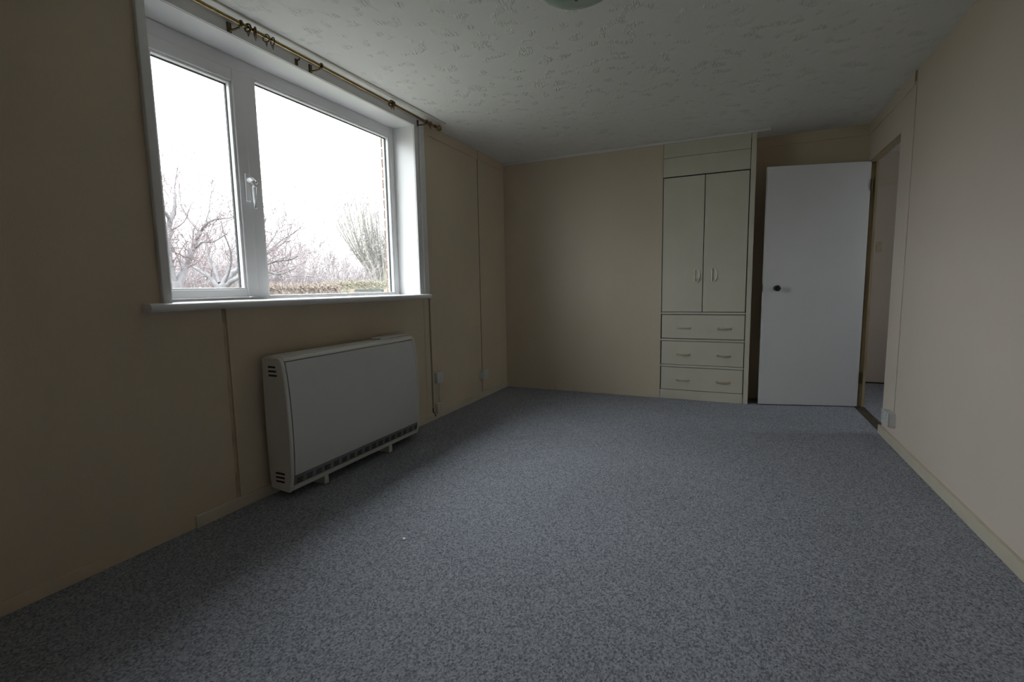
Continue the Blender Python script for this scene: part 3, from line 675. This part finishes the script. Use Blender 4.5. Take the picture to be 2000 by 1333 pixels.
# clipped hedge
def hedge(px0, px1, d0, d1, top_z, seed, label, m, n):
    rng = random.Random(seed); a = at(px0, 566, d0); b = at(px1, 566, d1); a.z = b.z = GZ
    ax = (b-a); L_ = ax.length; ax.normalize(); nn = Vector((-ax.y, ax.x, 0)); r = empty('clipped_hedge', (a+b)/2); tag(r, label, 'hedge')
    core = TM(); seg = 40; prof = [(-0.28, 0), (-0.33, 0.5), (-0.30, 0.92), (-0.15, 1.0), (0.15, 1.0), (0.30, 0.92), (0.33, 0.5), (0.28, 0)]
    for i in range(seg+1):
        c = a + ax*(L_*i/seg)
        for u, v in prof: core.v.append(c + nn*(u+rng.uniform(-.03, .03)) + Vector((0, 0, v*(top_z-GZ)-0.05+rng.uniform(-.02, .02))))
    k = len(prof)
    for i in range(seg):
        for j in range(k-1): core.f.append((i*k+j, i*k+j+1, (i+1)*k+j+1, (i+1)*k+j))
    core.build('body', m, r)
    lf = TM()
    for i in range(n):
        t = rng.random(); j = rng.random(); u = rng.uniform(-0.34, 0.34); v = rng.uniform(0.3, 1.0)
        if j < 0.45: v = 1.0
        else: u = 0.33*(1 if rng.random() < 0.5 else -1)
        c = a + ax*(L_*t) + nn*u + Vector((0, 0, v*(top_z-GZ)-0.05))
        if rng.random() < 0.35: shoot(lf, rng, c, Vector((0, 0, 1))+rv(rng, 0.7), rng.uniform(0.05, 0.16), 0.004, 0, 0.0, 0.4, 0, 3)
        lf.leaf(c+rv(rng, 0.03), rv(rng).normalized(), rng.uniform(0.015, 0.035))
    lf.build('leaves', m, r)
hedge(500, 650, 11.5, 12.5, 1.17, 81, 'low tan clipped hedge below the saplings', HEDGE, 9000)
hedge(640, 800, 12.8, 14.5, 1.25, 82, 'green-brown clipped hedge below the willow', HEDGE2, 9000)
hedge(230, 494, 12.0, 12.0, 1.10, 83, 'dull clipped hedge in shade of the apple trees', HEDGE, 9000)
# timber fence panel in front of the hedge
FENCE = colour('weathered_grey_boards', (0.16, 0.17, 0.20)); FPOST = colour('tan_fence_post', (0.21, 0.18, 0.14))
a = at(688, 566, 9.5); b = at(800, 566, 10.2); a.z = b.z = GZ
fn = empty('garden_fence', (a+b)/2); tag(fn, 'low grey boarded fence with a pale end post in front of the hedge', 'fence')
ax = (b-a).normalized(); nn = Vector((-ax.y, ax.x, 0)); L_ = (b-a).length
def bar(name, t0, t1, z0, z1, th, m):
    bm = bmesh.new(); p = []
    for s in (-th, th):
        for t in (t0, t1):
            for z in (z0, z1): p.append(bm.verts.new(a+ax*t+nn*s+Vector((0, 0, z-GZ))))
    for f in ((0,1,3,2), (4,6,7,5), (0,4,5,1), (2,3,7,6), (0,2,6,4), (1,5,7,3)): bm.faces.new([p[i] for i in f])
    return obj(name, bm, m, fn)
for k in range(8): bar('board', 0.03, L_, -0.1+k*0.14, -0.1+k*0.14+0.13, 0.012, FENCE)
bar('top_rail', 0.0, L_, 1.02, 1.055, 0.04, GASKET)
for t in (-0.06, L_/2, L_): bar('post', t, t+0.08, GZ, 1.065, 0.045, FPOST)
# overhead line
bm = bmesh.new(); p0 = at(255, 299, 22.0); p1 = at(900, 392, 26.0); pts = [p0.lerp(p1, k/16)+Vector((0, 0, -0.35*math.sin(math.pi*k/16)*0.4)) for k in range(17)]
tube(bm, pts, 0.008, 5); tag(obj('overhead_wire', bm, GASKET), 'thin black overhead wire crossing the pale sky', 'wire')
